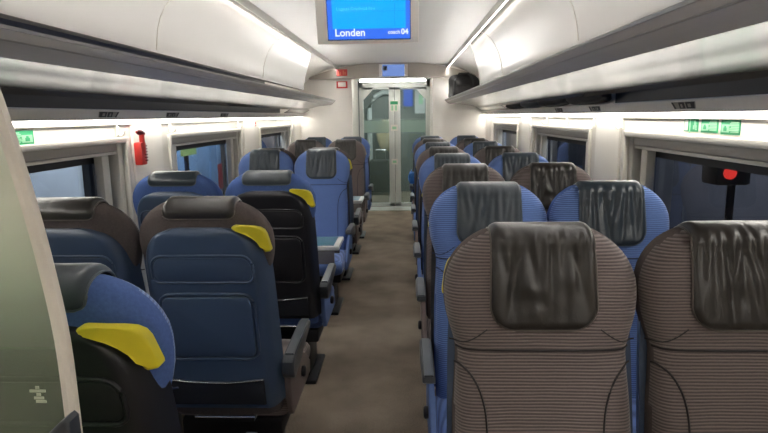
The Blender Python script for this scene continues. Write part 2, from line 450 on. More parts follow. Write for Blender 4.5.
# ------------------------------------------------------------------ luggage racks and wall light lines
for s in (-1, 1):
    where = 'above the red hammer' if s < 0 else 'carrying the black travel bag'
    yend = 7.72 if s < 0 else YE-0.13
    rk = thing('luggage_rack', 'long silver luggage rack along the wall, %s' % where, 'luggage rack')
    cut = (lambda c: min(YE-0.01, 7.72 + (c-0.742)*1.0)) if s < 0 else (lambda c: YE-0.01)
    ob('fascia', extrude_profile([(1.281, 1.4985), (1.262, 1.546), (1.275, 1.55), (1.3285, 1.55), (1.3285, 1.509), (1.291, 1.509), (1.288, 1.4985)], YB, YE-0.01, s), M['fascia'], rk, smooth=False)
    ob('filler_panel', extrude_profile(skin([(1.188, 1.598), (1.268, 1.551)], 0.005), 6.9 if s < 0 else 6.2, YE-0.01, s), M['rack'], rk, smooth=False)
    ob('slot_lining', extrude_profile([(1.327, 1.551), (1.327, 1.70), (1.319, 1.70), (1.319, 1.551)], YB, 6.9 if s < 0 else 3.2, s), M['rackshade'], rk, smooth=False)  # shade of the slot's dark interior put into the lining colour
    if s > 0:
        ob('slot_lining', extrude_profile([(1.327, 1.551), (1.327, 1.70), (1.319, 1.70), (1.319, 1.551)], 3.2, YE-0.01, s), M['racklit'], rk, smooth=False)  # same lining in a pale colour, standing for the lit far stretch
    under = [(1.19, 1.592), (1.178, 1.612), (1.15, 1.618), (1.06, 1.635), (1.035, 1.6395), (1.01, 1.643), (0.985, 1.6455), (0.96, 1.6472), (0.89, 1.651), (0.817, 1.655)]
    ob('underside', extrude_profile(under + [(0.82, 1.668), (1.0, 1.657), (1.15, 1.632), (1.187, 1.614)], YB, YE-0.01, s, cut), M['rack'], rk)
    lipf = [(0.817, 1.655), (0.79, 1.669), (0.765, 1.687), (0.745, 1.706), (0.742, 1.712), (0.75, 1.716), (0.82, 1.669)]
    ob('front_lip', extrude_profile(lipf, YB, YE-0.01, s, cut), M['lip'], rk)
    def liplines(bm, s=s, yend=yend):
        add_tube(bm, [(s*0.7415, YB, 1.7105), (s*0.7415, yend, 1.7105)], 0.0035, 6)
        add_tube(bm, [(s*0.763, YB, 1.6885), (s*0.763, yend, 1.6885)], 0.003, 6)
    ob('lip_trim', lambda bm, s=s, yend=yend: add_box(bm, (min(s*0.738, s*0.7425), YB, 1.709), (max(s*0.738, s*0.7425), yend, 1.7182)), M['liptrim'], rk, smooth=False)
    ob('lip_trim', lambda bm, s=s, yend=yend: add_tube(bm, [(s*0.763, YB, 1.6885), (s*0.763, yend, 1.6885)], 0.003, 6), M['liptrim'], rk)
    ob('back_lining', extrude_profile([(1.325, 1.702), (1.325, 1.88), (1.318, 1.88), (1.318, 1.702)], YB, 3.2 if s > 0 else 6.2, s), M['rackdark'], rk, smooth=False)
    rl = thing('rack_light_line', 'thin upward light line along the lip of the rack %s' % ('above the red hammer' if s < 0 else 'with the black bag'), 'light')
    x0, x1 = sorted((s*0.744, s*0.7502))
    box('diffuser', (x0, YB+0.01, 1.7160), (x1, yend-0.02, 1.7176), M['rackled'], rl)
    x0, x1 = sorted((s*0.751, s*0.754))
    box('shade_strip', (x0, YB+0.01, 1.7158), (x1, yend-0.02, 1.7203), M['liptrim'], rl)
    wl = thing('wall_light_line', 'long bright light line under the rack %s' % ('above the red hammer' if s < 0 else 'above the three green notices'), 'light')
    x0, x1 = sorted((s*1.292, s*1.312))
    box('diffuser', (x0, YB+0.01, 1.487), (x1, YE-0.02, 1.506), M['wallled'], wl)
    x0, x1 = sorted((s*1.3135, s*1.329))
    box('channel', (x0, YB+0.01, 1.473), (x1, YE-0.02, 1.506), M['blind'], wl)

# ------------------------------------------------------------------ windows
wi = 0
for s in (-1, 1):
    for (y0, y1) in WINS:
        wi += 1
        w = bpy.data.objects.new('window_%d' % wi, None); COL.objects.link(w); w['kind'] = 'structure'
        w.location = (s*XW, (y0+y1)/2, WZ0)
        L = (y1-y0)/2; H = WZ1-WZ0
        def X(a, b): return sorted((s*a, s*b))
        # surround lip standing 12 mm off the wall plus the recess cheeks
        def fr(bm):
            for (ya, yb, za, zb) in ((-L-0.022, -L+0.006, -0.022, H+0.022), (L-0.006, L+0.022, -0.022, H+0.022), (-L, L, -0.022, 0.006), (-L, L, H-0.006, H+0.022)):
                x0, x1 = X(-0.016, 0.01); add_box(bm, (x0, ya, za), (x1, yb, zb), 0.004)
            for (ya, yb, za, zb) in ((-L+0.001, -L+0.05, 0.0, H), (L-0.05, L-0.001, 0.0, H), (-L+0.04, L-0.04, 0.001, 0.03)):
                x0, x1 = X(0.012, 0.088); add_box(bm, (x0, ya, za), (x1, yb, zb), 0.004)
        ob('frame', fr, M['frame'], w)
        x0, x1 = X(0.012, 0.085)
        box('blind_cassette', (x0, -L+0.05, H-0.050), (x1, L-0.05, H-0.002), M['blind'], w, bev=0.012)
        x0, x1 = X(0.02, 0.03)
        box('blind_rail', (x0, -L+0.05, H-0.066), (x1, L-0.05, H-0.051), M['frame'], w, bev=0.004)
        for e in (-1, 1):
            ya, yb = sorted((e*(L-0.115), e*(L-0.185)))
            x0, x1 = X(0.03, 0.075)
            box('blind_guide', (x0, ya, 0.02), (x1, yb, H-0.067), M['frame'], w, bev=0.006)
            ya, yb = sorted((e*(L-0.05), e*(L-0.115)))
            x0, x1 = X(0.086, 0.094)
            box('rubber_seal', (x0, ya, 0.02), (x1, yb, H-0.01), M['blackrubber'], w)
        x0, x1 = X(0.086, 0.094)
        box('rubber_seal', (x0, -L+0.05, H-0.105), (x1, L-0.05, H-0.01), M['blackrubber'], w)
        x0, x1 = X(0.098, 0.108)
        box('pane', (x0, -L+0.01, 0.01), (x1, L-0.01, H-0.01), M['windowglass'], w)

# ------------------------------------------------------------------ seats
LEAN = 0.2; ZT = 1.236; ZB = 0.40
PROF = [(0.4, 0.203), (0.46, 0.211), (0.6, 0.215), (0.8, 0.212), (0.906, 0.205), (0.951, 0.203), (0.974, 0.207), (1.011, 0.219), (1.046, 0.228), (1.086, 0.232), (1.116, 0.231), (1.141, 0.225), (1.166, 0.213), (1.19, 0.196), (1.209, 0.175), (1.224, 0.156), (1.231, 0.142), (1.236, 0.12)]
def interp(tab, z):
    if z <= tab[0][0]: return tab[0][1]
    for (a, va), (b, vb) in zip(tab[:-1], tab[1:]):
        if z <= b:
            t = (z-a)/(b-a); return va + (vb-va)*t
    return tab[-1][1]
def smooth_interp(tab, z):
    return (interp(tab, z-0.012) + 2*interp(tab, z) + interp(tab, z+0.012))/4
WING = [(0.40, .03), (0.55, .034), (0.85, .03), (0.93, .014), (0.955, .010), (0.985, .016), (1.04, .034), (1.12, .036), (1.18, .02), (1.236, .0)]
TH = [(0.40, .13), (0.7, .125), (0.95, .115), (1.1, .112), (1.236, .108)]
def topf(z):
    """front/back rounding at the top"""
    if z < 1.176: return 0.0
    t = (z-1.176)/(ZT-1.176); return 1-math.sqrt(max(0, 1-min(t, 1)**2))
def yl(z): return (z-ZT)*LEAN                       # front plane, leaning back with height
P_EXP = 3.2
def front(x, z):
    w = smooth_interp(PROF, z); T = interp(TH, z); r = min(abs(x)/w, 0.985)
    n = T/2 - T/2*(1-r**P_EXP)**(1/P_EXP)
    n -= smooth_interp(WING, z)*(r**3)*(1-r**12)
    n += T*0.42*topf(z)
    return yl(z) + n
def rear(x, z):
    w = smooth_interp(PROF, z); T = interp(TH, z); r = min(abs(x)/w, 0.985)
    return yl(z) + T/2 + T/2*(1-r**P_EXP)**(1/P_EXP) - T*0.42*topf(z)

def backrest_mesh():
    bm = bmesh.new(); rings = []
    zs = [0.40, 0.43, 0.50, 0.58, 0.66, 0.74, 0.82, 0.88, 0.92, 0.945, 0.955, 0.965, 0.985, 1.01, 1.04, 1.07, 1.10, 1.125, 1.15, 1.17, 1.185, 1.20, 1.21, 1.22, 1.228, 1.233, 1.236]
    N = 48
    for z in zs:
        w = smooth_interp(PROF, z); T = interp(TH, z); ring = []
        for k in range(N):
            a = 2*PI*k/N; c, sn = math.cos(a), math.sin(a)
            x = w*math.copysign(abs(c)**(2/P_EXP), c); n = T/2*math.copysign(abs(sn)**(2/P_EXP), sn)
            f = topf(z); n *= (1-0.84*f)
            y = yl(z) + T/2 + n
            if sn < 0:
                r = abs(x)/w; y -= smooth_interp(WING, z)*(r**3)*(1-r**12)
            ring.append((x, y, z))
        rings.append(ring)
    add_rings(bm, rings)
    me = mesh_from(bm, 'backrest', True, 60)
    for pl in me.polygons:
        if pl.center.y > yl(pl.center.z) + 0.035: pl.material_index = 1
    return me

SH_W = [(0.45, .222), (0.60, .226), (0.75, .225), (0.90, .223), (0.98, .221), (1.03, .218), (1.06, .213), (1.085, .204), (1.105, .192), (1.122, .177), (1.136, .158), (1.146, .135), (1.152, .108), (1.155, .08)]
SH_X = 0.028
def shell_rear(x, z):
    w = interp(SH_W, z); r = min(abs(x)/w, 0.985)
    T = interp(TH, z)
    return yl(z) + T + SH_X*(1-r**6)**(1/3.0) - 0.0
def shell_mesh():
    bm = bmesh.new(); rings = []
    zs = [0.45, 0.47, 0.53, 0.6, 0.68, 0.76, 0.84, 0.9, 0.94, 0.97, 1.0, 1.02, 1.04, 1.06, 1.075, 1.09, 1.10, 1.11, 1.12, 1.13, 1.137, 1.144, 1.15, 1.153, 1.155]
    for z in zs:
        w = (interp(SH_W, z-0.01)+2*interp(SH_W, z)+interp(SH_W, z+0.01))/4 if z < 1.145 else interp(SH_W, z); T = interp(TH, z); f = 0 if z < 1.12 else ((z-1.12)/0.035)**2
        y0 = yl(z) + T*0.50; ring = []
        N = 32
        for k in range(N+1):
            t = -1 + 2*k/N
            r = abs(t)
            x = w*t
            y = yl(z) + T + SH_X*(1-0.55*min(f, 1)) - (T*0.5+SH_X)*(max(0.0, (r-0.80)/0.20)**2.4)
            ring.append((x, y, z))
        ring.append((w*0.985, y0, z)); ring.append((-w*0.985, y0, z))
        rings.append(ring)
    add_rings(bm, rings)
    return mesh_from(bm, 'rear_shell', True, 50)

def on_shell(off=0.0):
    """maps (u across, v height, w out) onto the rear of the shell"""
    def f(u, v, w):
        T = interp(TH, v)
        r = abs(u)/interp(SH_W, v)
        return (u, yl(v) + T + SH_X + off + w - (T*0.5+SH_X)*(max(0.0, (min(r, 1.06)-0.80)/0.20)**2.4), v)
    return f

def tray_mesh():
    bm = bmesh.new(); f = on_shell(-0.004)
    # frame rim then inner leaf
    out = [(0.5*(a), b) for a, b in rrect(0.62, 0.235, 0.035, 6, 0, 0.790)]
    add_prism(bm, out, f, 0.013, 0.006)
    return mesh_from(bm, 'tray_table', True, 40)
def rim_mesh(w, h, r, cz, rad, arch=0.0, dz=0.0):
    bm = bmesh.new(); f = on_shell(0.001)
    pts = [f(u, v + arch*(1-(u/(w/2))**2), 0) for u, v in rrect(w, h, r, 6, 0, cz)]
    dense = []
    for a, b in zip(pts, pts[1:]+pts[:1]):
        a, b = Vector(a), Vector(b); m_ = max(1, int((b-a).length/0.03))
        for i in range(m_): dense.append(a + (b-a)*i/m_)
    dense = [f(q.x, q.z, 0) for q in dense]
    add_tube(bm, dense, rad, 6, closed=True)
    return mesh_from(bm, 'recess_rim', True, 60)
def recess_mesh(w, h, r, cz, arch):
    """shallow pressed panel inside the rim"""
    bm = bmesh.new(); f = on_shell(-0.006)
    out = [(u, v + arch*(1-(u/(w/2))**2)) for u, v in rrect(w, h, r, 6, 0, cz)]
    add_prism(bm, out, f, 0.008, 0.003)
    return mesh_from(bm, 'literature_recess', True, 40)
def net_mesh():
    bm = bmesh.new(); f = on_shell(-0.002)
    out = [(-.17, .47), (.17, .47), (.17, .578), (.09, .568), (0, .564), (-.09, .568), (-.17, .578)]
    add_prism(bm, out, f, 0.014, 0.004)
    return mesh_from(bm, 'magazine_net', True, 40)
def netbar_mesh():
    bm = bmesh.new(); f = on_shell(0.013)
    add_tube(bm, [f(u, v, 0) for u, v in ((-.17, .580), (-.12, .573), (-.05, .567), (0, .566), (.05, .567), (.12, .573), (.17, .580))], 0.0028, 6)
    return mesh_from(bm, 'net_bar', True, 60)

def handle_mesh(side):
    """yellow corner grip; side is the sign of local x"""
    bm = bmesh.new()
    tip = (0.112, 1.156)
    outer = [(0, .004), (.004, .009), (.012, .011), (.04, .009), (.07, .005), (.088, -.001), (.099, -.011), (.105, -.025), (.109, -.045), (.115, -.078), (.115, -.085), (.111, -.089)]
    inner = [(.098, -.089), (.0935, -.084), (.090, -.066), (.081, -.046), (.066, -.030), (.046, -.018), (.012, -.007), (.003, -.004)]
    outer = [(tip[0]+a, tip[1]+b) for a, b in outer]; inner = [(tip[0]+a, tip[1]+b) for a, b in inner]
    A, B = [], []
    def base(u, v, w):
        T = interp(TH, min(v, 1.15))
        r = u/0.235
        u += 0.005
        return (side*u, yl(v) + T + SH_X - 0.014 + w - 0.045*max(0, r-0.55)**2/0.2, v)
    out = [(u, v) for u, v in outer + inner]
    add_prism(bm, out, base, 0.026, 0.0065)
    return mesh_from(bm, 'grab_handle', True, 50)

def seams_mesh():
    bm = bmesh.new()
    add_tube(bm, [(x, front(x, 0.963) - 0.0008, 0.963) for x in [(-0.203 + 0.406*i/24) for i in range(25)]], 0.003, 6)
    for s in (-1, 1):
        pts = []
        for i in range(13):
            a = PI/2*i/12
            x = 0.135 + 0.072*(1-math.sin(a)); z = 0.775 + 0.15*math.cos(a)
            pts.append((s*x, front(x, z)-0.0008, z))
        for z in (0.70, 0.62, 0.54, 0.48): pts.append((s*0.135, front(0.135, z)-0.0008, z))
        add_tube(bm, pts, 0.0026, 6)
    return bm
def head_seam(s):
    bm = bmesh.new()
    pts = []
    for i in range(9):
        t = i/8; x = 0.132 + 0.088*t; z = 1.012 - 0.035*math.sin(t*PI*0.62)
        pts.append((s*x, front(x, z)-0.0008, z))
    add_tube(bm, pts, 0.0018, 6)
    return bm

def cover_path(v):
    """v 0..1 along the cover: rear hem, over the top, front hem -> (kind, z)"""
    return v
def cover_surface(x, q, off):
    """q in metres from the crown: negative behind, positive in front"""
    zc = ZT
    hq = 0.052                                         # half girth over the top
    if q > hq:
        z = 1.196 - (q-hq)*0.985; y = front(x, z) - off
        return Vector((x, y, z))
    if q < -hq:
        z = 1.196 - (-q-hq)*0.985; y = rear(x, z) + off
        return Vector((x, y, z))
    a = q/hq*PI/2                                       # -pi/2 rear .. +pi/2 front
    yf, yr = front(x, 1.196)-off, rear(x, 1.196)+off
    cy = (yf+yr)/2; h = (yr-yf)/2
    drop = 0.03*max(0, abs(x)-0.10)**1.0
    return Vector((x, cy - h*math.sin(a), 1.196 + (ZT-1.196+off-drop*2.2)*math.cos(a)**0.8))
def cover_grid(seed):
    rnd = random.Random(seed)
    folds = []
    for k in range(9):
        x0 = -0.108 + 0.216*(k+0.5)/9 + rnd.uniform(-0.008, 0.008)
        folds.append((x0, rnd.uniform(0.007, 0.012), rnd.uniform(-0.25, 0.25), rnd.uniform(0.06, 0.17), rnd.uniform(0.007, 0.015)))
    dents = [(rnd.uniform(-0.08, 0.08), rnd.uniform(0.12, 0.22), rnd.uniform(0.02, 0.034), rnd.uniform(-0.004, 0.007)) for _ in range(9)]
    QF, QR = 0.240, -0.064; HW = 0.121; RC = 0.062
    NU, NV = 44, 60
    pts = []
    for j in range(NV+1):
        v = j/NV; q = QR + (QF-QR)*v
        # rounded corners at both hems
        hw = HW + (0.006*max(0, q-0.05)/0.24)
        for (end, sg) in ((QF, 1), (QR, -1)):
            d = (end-q)*sg
            rc = RC if sg > 0 else 0.022
            if d < rc: hw = hw - rc + math.sqrt(max(0, rc*rc-(rc-d)**2))
        hw = max(hw, 0.02)
        row = []
        for i in range(NU+1):
            u = -1 + 2*i/NU; x = hw*u
            edge = min(1-abs(u), 0.12)/0.12; e2 = min(min(QF-q, q-QR), 0.02)/0.02
            puff = math.sqrt(max(0, min(edge, 1)))*math.sqrt(max(0, min(e2, 1)))
            off = 0.004 + (0.014 if q > 0 else 0.014 + 0.008*max(-1, q/0.03))*puff
            if q > 0.02:
                env = min((q-0.02)/0.05, 1)
                for (fx, fw, sl, ln, am) in folds:
                    xx = fx + sl*(q-0.06); en = env*math.exp(-((q-0.04)/ln)**2)
                    off -= am*en*puff*math.exp(-((x-xx)/fw)**2)
                for (ddx, dq, dr, am) in dents:
                    off += am*puff*math.exp(-((x-ddx)**2 + (q-dq)**2)/dr**2)
            off = max(off, 0.003)
            row.append(cover_surface(x, q, off))
        pts.append(row)
    return pts
def cover_mesh(seed):
    pts = cover_grid(seed); bm = bmesh.new()
    V = [[bm.verts.new(q) for q in row] for row in pts]
    for a, b in zip(V[:-1], V[1:]):
        for i in range(len(a)-1): bm.faces.new((a[i], a[i+1], b[i+1], b[i]))
    me = mesh_from(bm, 'headrest_cover', True, 80)
    per = [r[0] for r in pts] + pts[-1][1:] + [r[-1] for r in pts[::-1]][1:] + pts[0][::-1][1:-1]
    bm = bmesh.new(); add_tube(bm, per, 0.0026, 6, closed=True)
    return me, mesh_from(bm, 'cover_piping', True, 60)

def cushion_mesh():
    bm = bmesh.new(); rings = []
    ys = [-0.655, -0.65, -0.63, -0.58, -0.5, -0.4, -0.3, -0.2, -0.12]
    for y in ys:
        t = (y+0.655)/0.535
        top = 0.465 - 0.035*max(0, t-0.2); bot = 0.345
        if y < -0.62:
            f = (-0.62-y)/0.035; f = 1-math.sqrt(max(0, 1-f*f)); top -= 0.05*f; bot += 0.04*f
        w = 0.222; h = (top-bot)/2; cz = (top+bot)/2; ring = []
        for k in range(32):
            a = 2*PI*k/32; c, sn = math.cos(a), math.sin(a)
            ring.append((w*math.copysign(abs(c)**0.45, c), y, cz + h*math.copysign(abs(sn)**0.45, sn)))
        rings.append(ring)
    add_rings(bm, rings)
    return mesh_from(bm, 'seat_cushion', True, 50)
def base_mesh():
    bm = bmesh.new()
    add_box(bm, (-0.20, -0.56, 0.27), (0.20, -0.10, 0.35), 0.015)
    add_box(bm, (-0.13, -0.46, 0.02), (0.13, -0.20, 0.28), 0.02)
    add_box(bm, (-0.17, -0.52, 0.0), (0.17, -0.14, 0.025), 0.008)
    return mesh_from(bm, 'pedestal', True, 40)
def footbar_mesh():
    bm = bmesh.new()
    add_box(bm, (-0.11, -0.09, 0.37), (0.11, -0.035, 0.40), 0.008)
    return mesh_from(bm, 'footrest', True, 40)
def footstrip_mesh():
    bm = bmesh.new(); add_tube(bm, [(-0.115, -0.032, 0.395), (0.115, -0.032, 0.395)], 0.004, 6)
    return mesh_from(bm, 'footrest_edge', True, 40)
def arm_outline():
    # (y, z) side view: rear pivot end lower, front end raised
    return [(-0.10, 0.60), (-0.085, 0.625), (-0.09, 0.66), (-0.12, 0.675), (-0.30, 0.683), (-0.44, 0.690), (-0.475, 0.684), (-0.482, 0.668), (-0.46, 0.655), (-0.33, 0.638), (-0.22, 0.615), (-0.16, 0.59), (-0.12, 0.585)]
def arm_mesh(side, wd=0.044):
    bm = bmesh.new()
    add_prism(bm, arm_outline(), lambda u, v, w: (side*(0.226+w), u+(0.065 if wd > 0.03 else 0.0), v-0.042), wd, 0.008)
    return mesh_from(bm, 'armrest', True, 45)
def armpad_mesh(side, wd=0.044):
    bm = bmesh.new()
    L = [(-0.125, .678), (-0.30, .686), (-0.44, .6925), (-0.472, .687)]
    rings = []
    for (y, z) in L:
        rings.append([(side*(0.226+wd/2+dx_*wd/0.044), y+(0.065 if wd > 0.03 else 0.0), z+dz_-0.042) for dx_, dz_ in ((-.017, -.004), (.017, -.004), (.015, .004), (-.015, .004))])
    add_rings(bm, rings)
    return mesh_from(bm, 'armrest_pad', True, 30)
def side_mesh(side):
    bm = bmesh.new()
    out = [(-0.50, .36), (-0.50, .42), (-0.40, .50), (-0.22, .57), (-0.10, .60), (-0.06, .58), (-0.08, .44), (-0.12, .36)]
    add_prism(bm, out, lambda u, v, w: (side*(0.2235+w), u, v), 0.022, 0.008)
    return mesh_from(bm, 'side_cover', True, 45)
def knob_mesh(side):
    bm = bmesh.new()
    pr = [(0.0, .022), (.010, .024), (.016, .020), (.018, .010)]
    rings = [[(side*(0.2455+d), -0.30 + r*math.cos(2*PI*k/14), 0.455 + r*math.sin(2*PI*k/14)) for k in range(14)] for d, r in pr]
    add_rings(bm, rings)
    return mesh_from(bm, 'recline_knob', True, 50)

ME = {}
def get(key, fn):
    if key not in ME: ME[key] = fn()
    return ME[key]
def matcopy(key, fn, m):
    """mesh variant of one shape carrying material m"""
    kk = (key, m.name)
    if kk not in ME:
        me = get(key, fn).copy(); me.materials.clear(); me.materials.append(m)
        if key == 'backrest': me.materials.append(M['brownback' if 'brown' in m.name else 'blueback'])
        if key == 'backrest':
            for pl in me.polygons:
                if pl.center.y > yl(pl.center.z) + 0.035: pl.material_index = 1
        ME[kk] = me
    return ME[kk]
def part(name, key, fn, m, parent):
    o = bpy.data.objects.new(name, matcopy(key, fn, m)); COL.objects.link(o); o.parent = parent
    return o
def seam_fn(): return mesh_from(seams_mesh(), 'seam_piping', True, 60)
COVERS = [cover_mesh(11+i*7) for i in range(5)]

protos = {}
def seat_proto(color, side, aisle, shell, cover_i):
    key = (color, side, aisle, shell, cover_i)
    root = bpy.data.objects.new('train_seat', None); COL.objects.link(root); root.empty_display_size = 0.1
    fab, back = M[color+'fab'], M[color+'back']
    b = part('backrest', 'backrest', backrest_mesh, fab, root)
    part('seam_piping', 'seams', seam_fn, M[color+'seam'], b)
    for s in (-1, 1):
        part('wing_seam', ('hs', s), lambda s=s: mesh_from(head_seam(s), 'wing_seam', True, 60), M[color+'seam'], b)
    cm, cp = COVERS[cover_i]
    c = part('headrest_cover', ('cov', cover_i), lambda: cm, M[color+'leather'], root)
    part('cover_piping', ('covp', cover_i), lambda: cp, M[color+'pipe'], c)
    sm = M[shell+'shell']
    sh = part('rear_shell', 'shell', shell_mesh, sm, root)
    part('literature_recess', 'recess', lambda: recess_mesh(0.33, 0.085, 0.03, 1.004, 0.018), sm, sh)
    part('recess_rim', 'rim1', lambda: rim_mesh(0.345, 0.098, 0.034, 1.004, 0.005, 0.018), sm, sh)
    t = part('tray_table', 'tray', tray_mesh, sm, root)
    part('tray_rim', 'rim2', lambda: rim_mesh(0.330, 0.255, 0.045, 0.790, 0.0065), sm, t)
    nt_ = part('magazine_net', 'net', net_mesh, M['net'], root)
    part('net_bar', 'netbar', netbar_mesh, M['chrome'], nt_)
    fr_ = part('footrest', 'foot', footbar_mesh, M['metaldark'], root)
    part('footrest_edge', 'footstrip', footstrip_mesh, M['chrome'], fr_)
    part('seat_cushion', 'cushion', cushion_mesh, fab, root)
    part('pedestal', 'base', base_mesh, M['metaldark'], root)
    if aisle:
        h = part('grab_handle', ('handle', side), lambda: handle_mesh(side), M['yellow'], root)
        h['label'] = 'yellow corner grab handle'
    a = part('armrest', ('arm', side, aisle), lambda: arm_mesh(side, 0.044 if aisle else 0.020), M['armrest'], root)
    part('armrest_pad', ('armpad', side, aisle), lambda: armpad_mesh(side, 0.044 if aisle else 0.020), M['armtop'], a)
    if aisle:
        sd = part('side_cover', ('side', side), lambda: side_mesh(side), M[color+'side'], root)
        part('recline_knob', ('knob', side), lambda: knob_mesh(side), M['metaldark'], sd)
    return root

used = set()
def place_seat(color, side, aisle, shell, x, y, rz, label, group, cover_i):
    key = (color, side, aisle, shell, cover_i)
    if key not in protos: protos[key] = seat_proto(*key)
    o = protos[key]
    if key in used: o = copy_tree(o)
    used.add(key)
    o.location = (x, y, 0); o.scale = (1, 1, 0.99); o.rotation_euler = (0, 0, rz)
    tag(o, label, 'train seat', group)
    return o

ORD = ['nearest', 'second', 'third', 'fourth', 'fifth', 'sixth', 'seventh', 'last']
GR = 'ribbed seats facing the viewer right of the aisle'
for i in range(8):
    col = 'brown' if i % 2 == 0 else 'blue'
    y0 = 1.33 + 0.867*i
    for aisle in (True, False):
        if i == 0: rowt = 'front row right of the aisle'
        elif i == 7: rowt = 'last row right of the aisle'
        else: rowt = '%s row from front right of aisle' % ORD[i]
        lab = '%s ribbed %s seat with leather headrest cover, %s' % (col, 'aisle' if aisle else 'window', rowt)
        place_seat(col, -1, aisle, 'black' if col == 'blue' else 'navy', 0.500 if aisle else 0.965, y0, 0, lab, GR, (i*2 + (0 if aisle else 1)) % 5)
GL = 'seats left of the aisle turned away from the viewer'
for i, (col, y0, txt) in enumerate((('blue', 1.03, 'just behind the glass partition'), ('brown', 1.93, 'second from the glass partition'), ('blue', 2.87, 'before the first table'))):
    for aisle in (True, False):
        shell = 'navy' if col == 'brown' or (i == 2 and not aisle) else 'black'
        lab = '%s %s seat seen from behind, %s shell, %s' % (col, 'aisle' if aisle else 'window', shell, txt)
        place_seat(col, -1, aisle, shell, (-0.500 if i == 0 else -0.507) if aisle else -0.98, y0, PI, lab, GL, (i*2 + aisle) % 5)
GF = 'seats left of the aisle beyond the first table'
for i, (col, y0, rz, txt) in enumerate((('blue', 4.67, 0, 'facing the viewer across the first white-edged table'), ('brown', 4.95, PI, 'turned away, back to back with the blue seat'),
                                        ('brown', 6.62, 0, 'facing the viewer beyond the second table'), ('blue', 7.45, 0, 'in the last row left of the aisle'))):
    for aisle in (True, False):
        lab = '%s %s seat %s' % (col, 'aisle' if aisle else 'window', txt)
        side = 1 if rz == 0 else -1
        place_seat(col, side, aisle, 'black' if col == 'blue' else 'navy', -0.51 if aisle else -0.978, y0, rz, lab, GF, (i*2 + aisle + 1) % 5)

# ------------------------------------------------------------------ tables
def table(y0, y1, label):
    t = thing('bay_table', label, 'table', (-0.75, (y0+y1)/2, 0), 0, 'tables between facing seats')
    d = (y1-y0)/2; x0, x1 = -0.575, 0.508
    ob('tabletop', lambda bm: add_box(bm, (x0, -d, 0.672), (x1, d, 0.70), 0.006), M['tablerim'], t)
    ob('inlay', lambda bm: add_box(bm, (x0+0.02, -d+0.018, 0.699), (x1-0.035, d-0.018, 0.7025), 0.001), M['tableteal'], t)
    ob('folded_leaf', lambda bm: add_box(bm, (x0+0.03, -d-0.004, 0.585), (x1-0.03, -d+0.012, 0.672), 0.004), M['tablegrey'], t)
    ob('folded_leaf', lambda bm: add_box(bm, (x0+0.03, d-0.012, 0.585), (x1-0.03, d+0.004, 0.672), 0.004), M['tablegrey'], t)
    ob('leg', lambda bm: (add_box(bm, (0.15, -0.03, 0.02), (0.21, 0.03, 0.675), 0.012), add_box(bm, (0.08, -0.09, 0), (0.28, 0.09, 0.025), 0.008)), M['tablegrey'], t)
    ob('wall_bracket', lambda bm: add_box(bm, (x0-0.005, -d*0.8, 0.56), (x0+0.05, d*0.8, 0.675), 0.006), M['tablegrey'], t)
table(3.47, 3.77, 'white-edged teal table in front of the blue seat facing the viewer')
table(5.42, 5.74, 'white-edged table further along, in front of the brown seat facing the viewer')

# ------------------------------------------------------------------ glass partition by the nearest left seats
YP = 0.83
pt = thing('glass_partition', 'frosted green glass partition with cream curved frame before the left seats', 'partition', (0, YP, 0))
edge = [(0.0, -0.340), (0.6, -0.340), (0.92, -0.340), (1.05, -0.342), (1.16, -0.341+0.0), (1.30, -0.358), (1.40, -0.374), (1.50, -0.394), (1.57, -0.410), (1.64, -0.436), (1.645, -0.439)]
def pglass(bm):
    out = [(-1.32, 0.02)] + [(x-0.012, z) for z, x in edge if z > 0.01 and z < 1.64] + [(-0.455, 1.64), (-1.15, 1.58), (-1.32, 1.48)]
    out[1:1] = [(-0.352, 0.02)]
    add_prism(bm, out, lambda u, v, w: (u, w-0.004, v), 0.008)
ob('pane', pglass, M['partglass'], pt)
def pframe(bm):
    rings = []
    dense = []
    for (z0, x0), (z1, x1) in zip(edge[:-1], edge[1:]):
        m_ = max(1, int((z1-z0)/0.03))
        for i in range(m_): t = i/m_; dense.append((z0+(z1-z0)*t, x0+(x1-x0)*t))
    dense.append(edge[-1])
    xs = [q[1] for q in dense]
    for _ in range(4): xs = [xs[0]] + [(xs[i-1]+2*xs[i]+xs[i+1])/4 for i in range(1, len(xs)-1)] + [xs[-1]]
    for (z, _), x in zip(dense, xs):
        rings.append([(x-0.028, -0.007, z), (x-0.018, -0.010, z), (x-0.010, -0.007, z), (x-0.008, 0.0, z), (x-0.010, 0.007, z), (x-0.018, 0.010, z), (x-0.028, 0.007, z)])
    add_rings(bm, rings)
ob('edge_frame', pframe, M['partframe'], pt)
ob('etched_mark', lambda bm: [add_box(bm, (x-0.078-w/2, -0.0052, z-0.0022), (x-0.078+w/2, -0.0042, z+0.0022)) for x, z, w in
   ((-0.332, 1.082, 0.006), (-0.332, 1.076, 0.026), (-0.331, 1.070, 0.007), (-0.331, 1.064, 0.016), (-0.328, 1.058, 0.017))], M['stamp'], pt, smooth=False)
ob('clamp', lambda bm: add_prism(bm, [(-0.305, 1.0), (-0.258, 1.045), (-0.250, 1.050), (-0.244, 1.044), (-0.243, 1.0)], lambda u, v, w: (u-0.096, -0.016-w, v), 0.03, 0.006), M['armrest'], pt)
box('foot_rail', (-1.32, -0.015, 0.0), (-0.345, 0.015, 0.04), M['partframe'], pt)

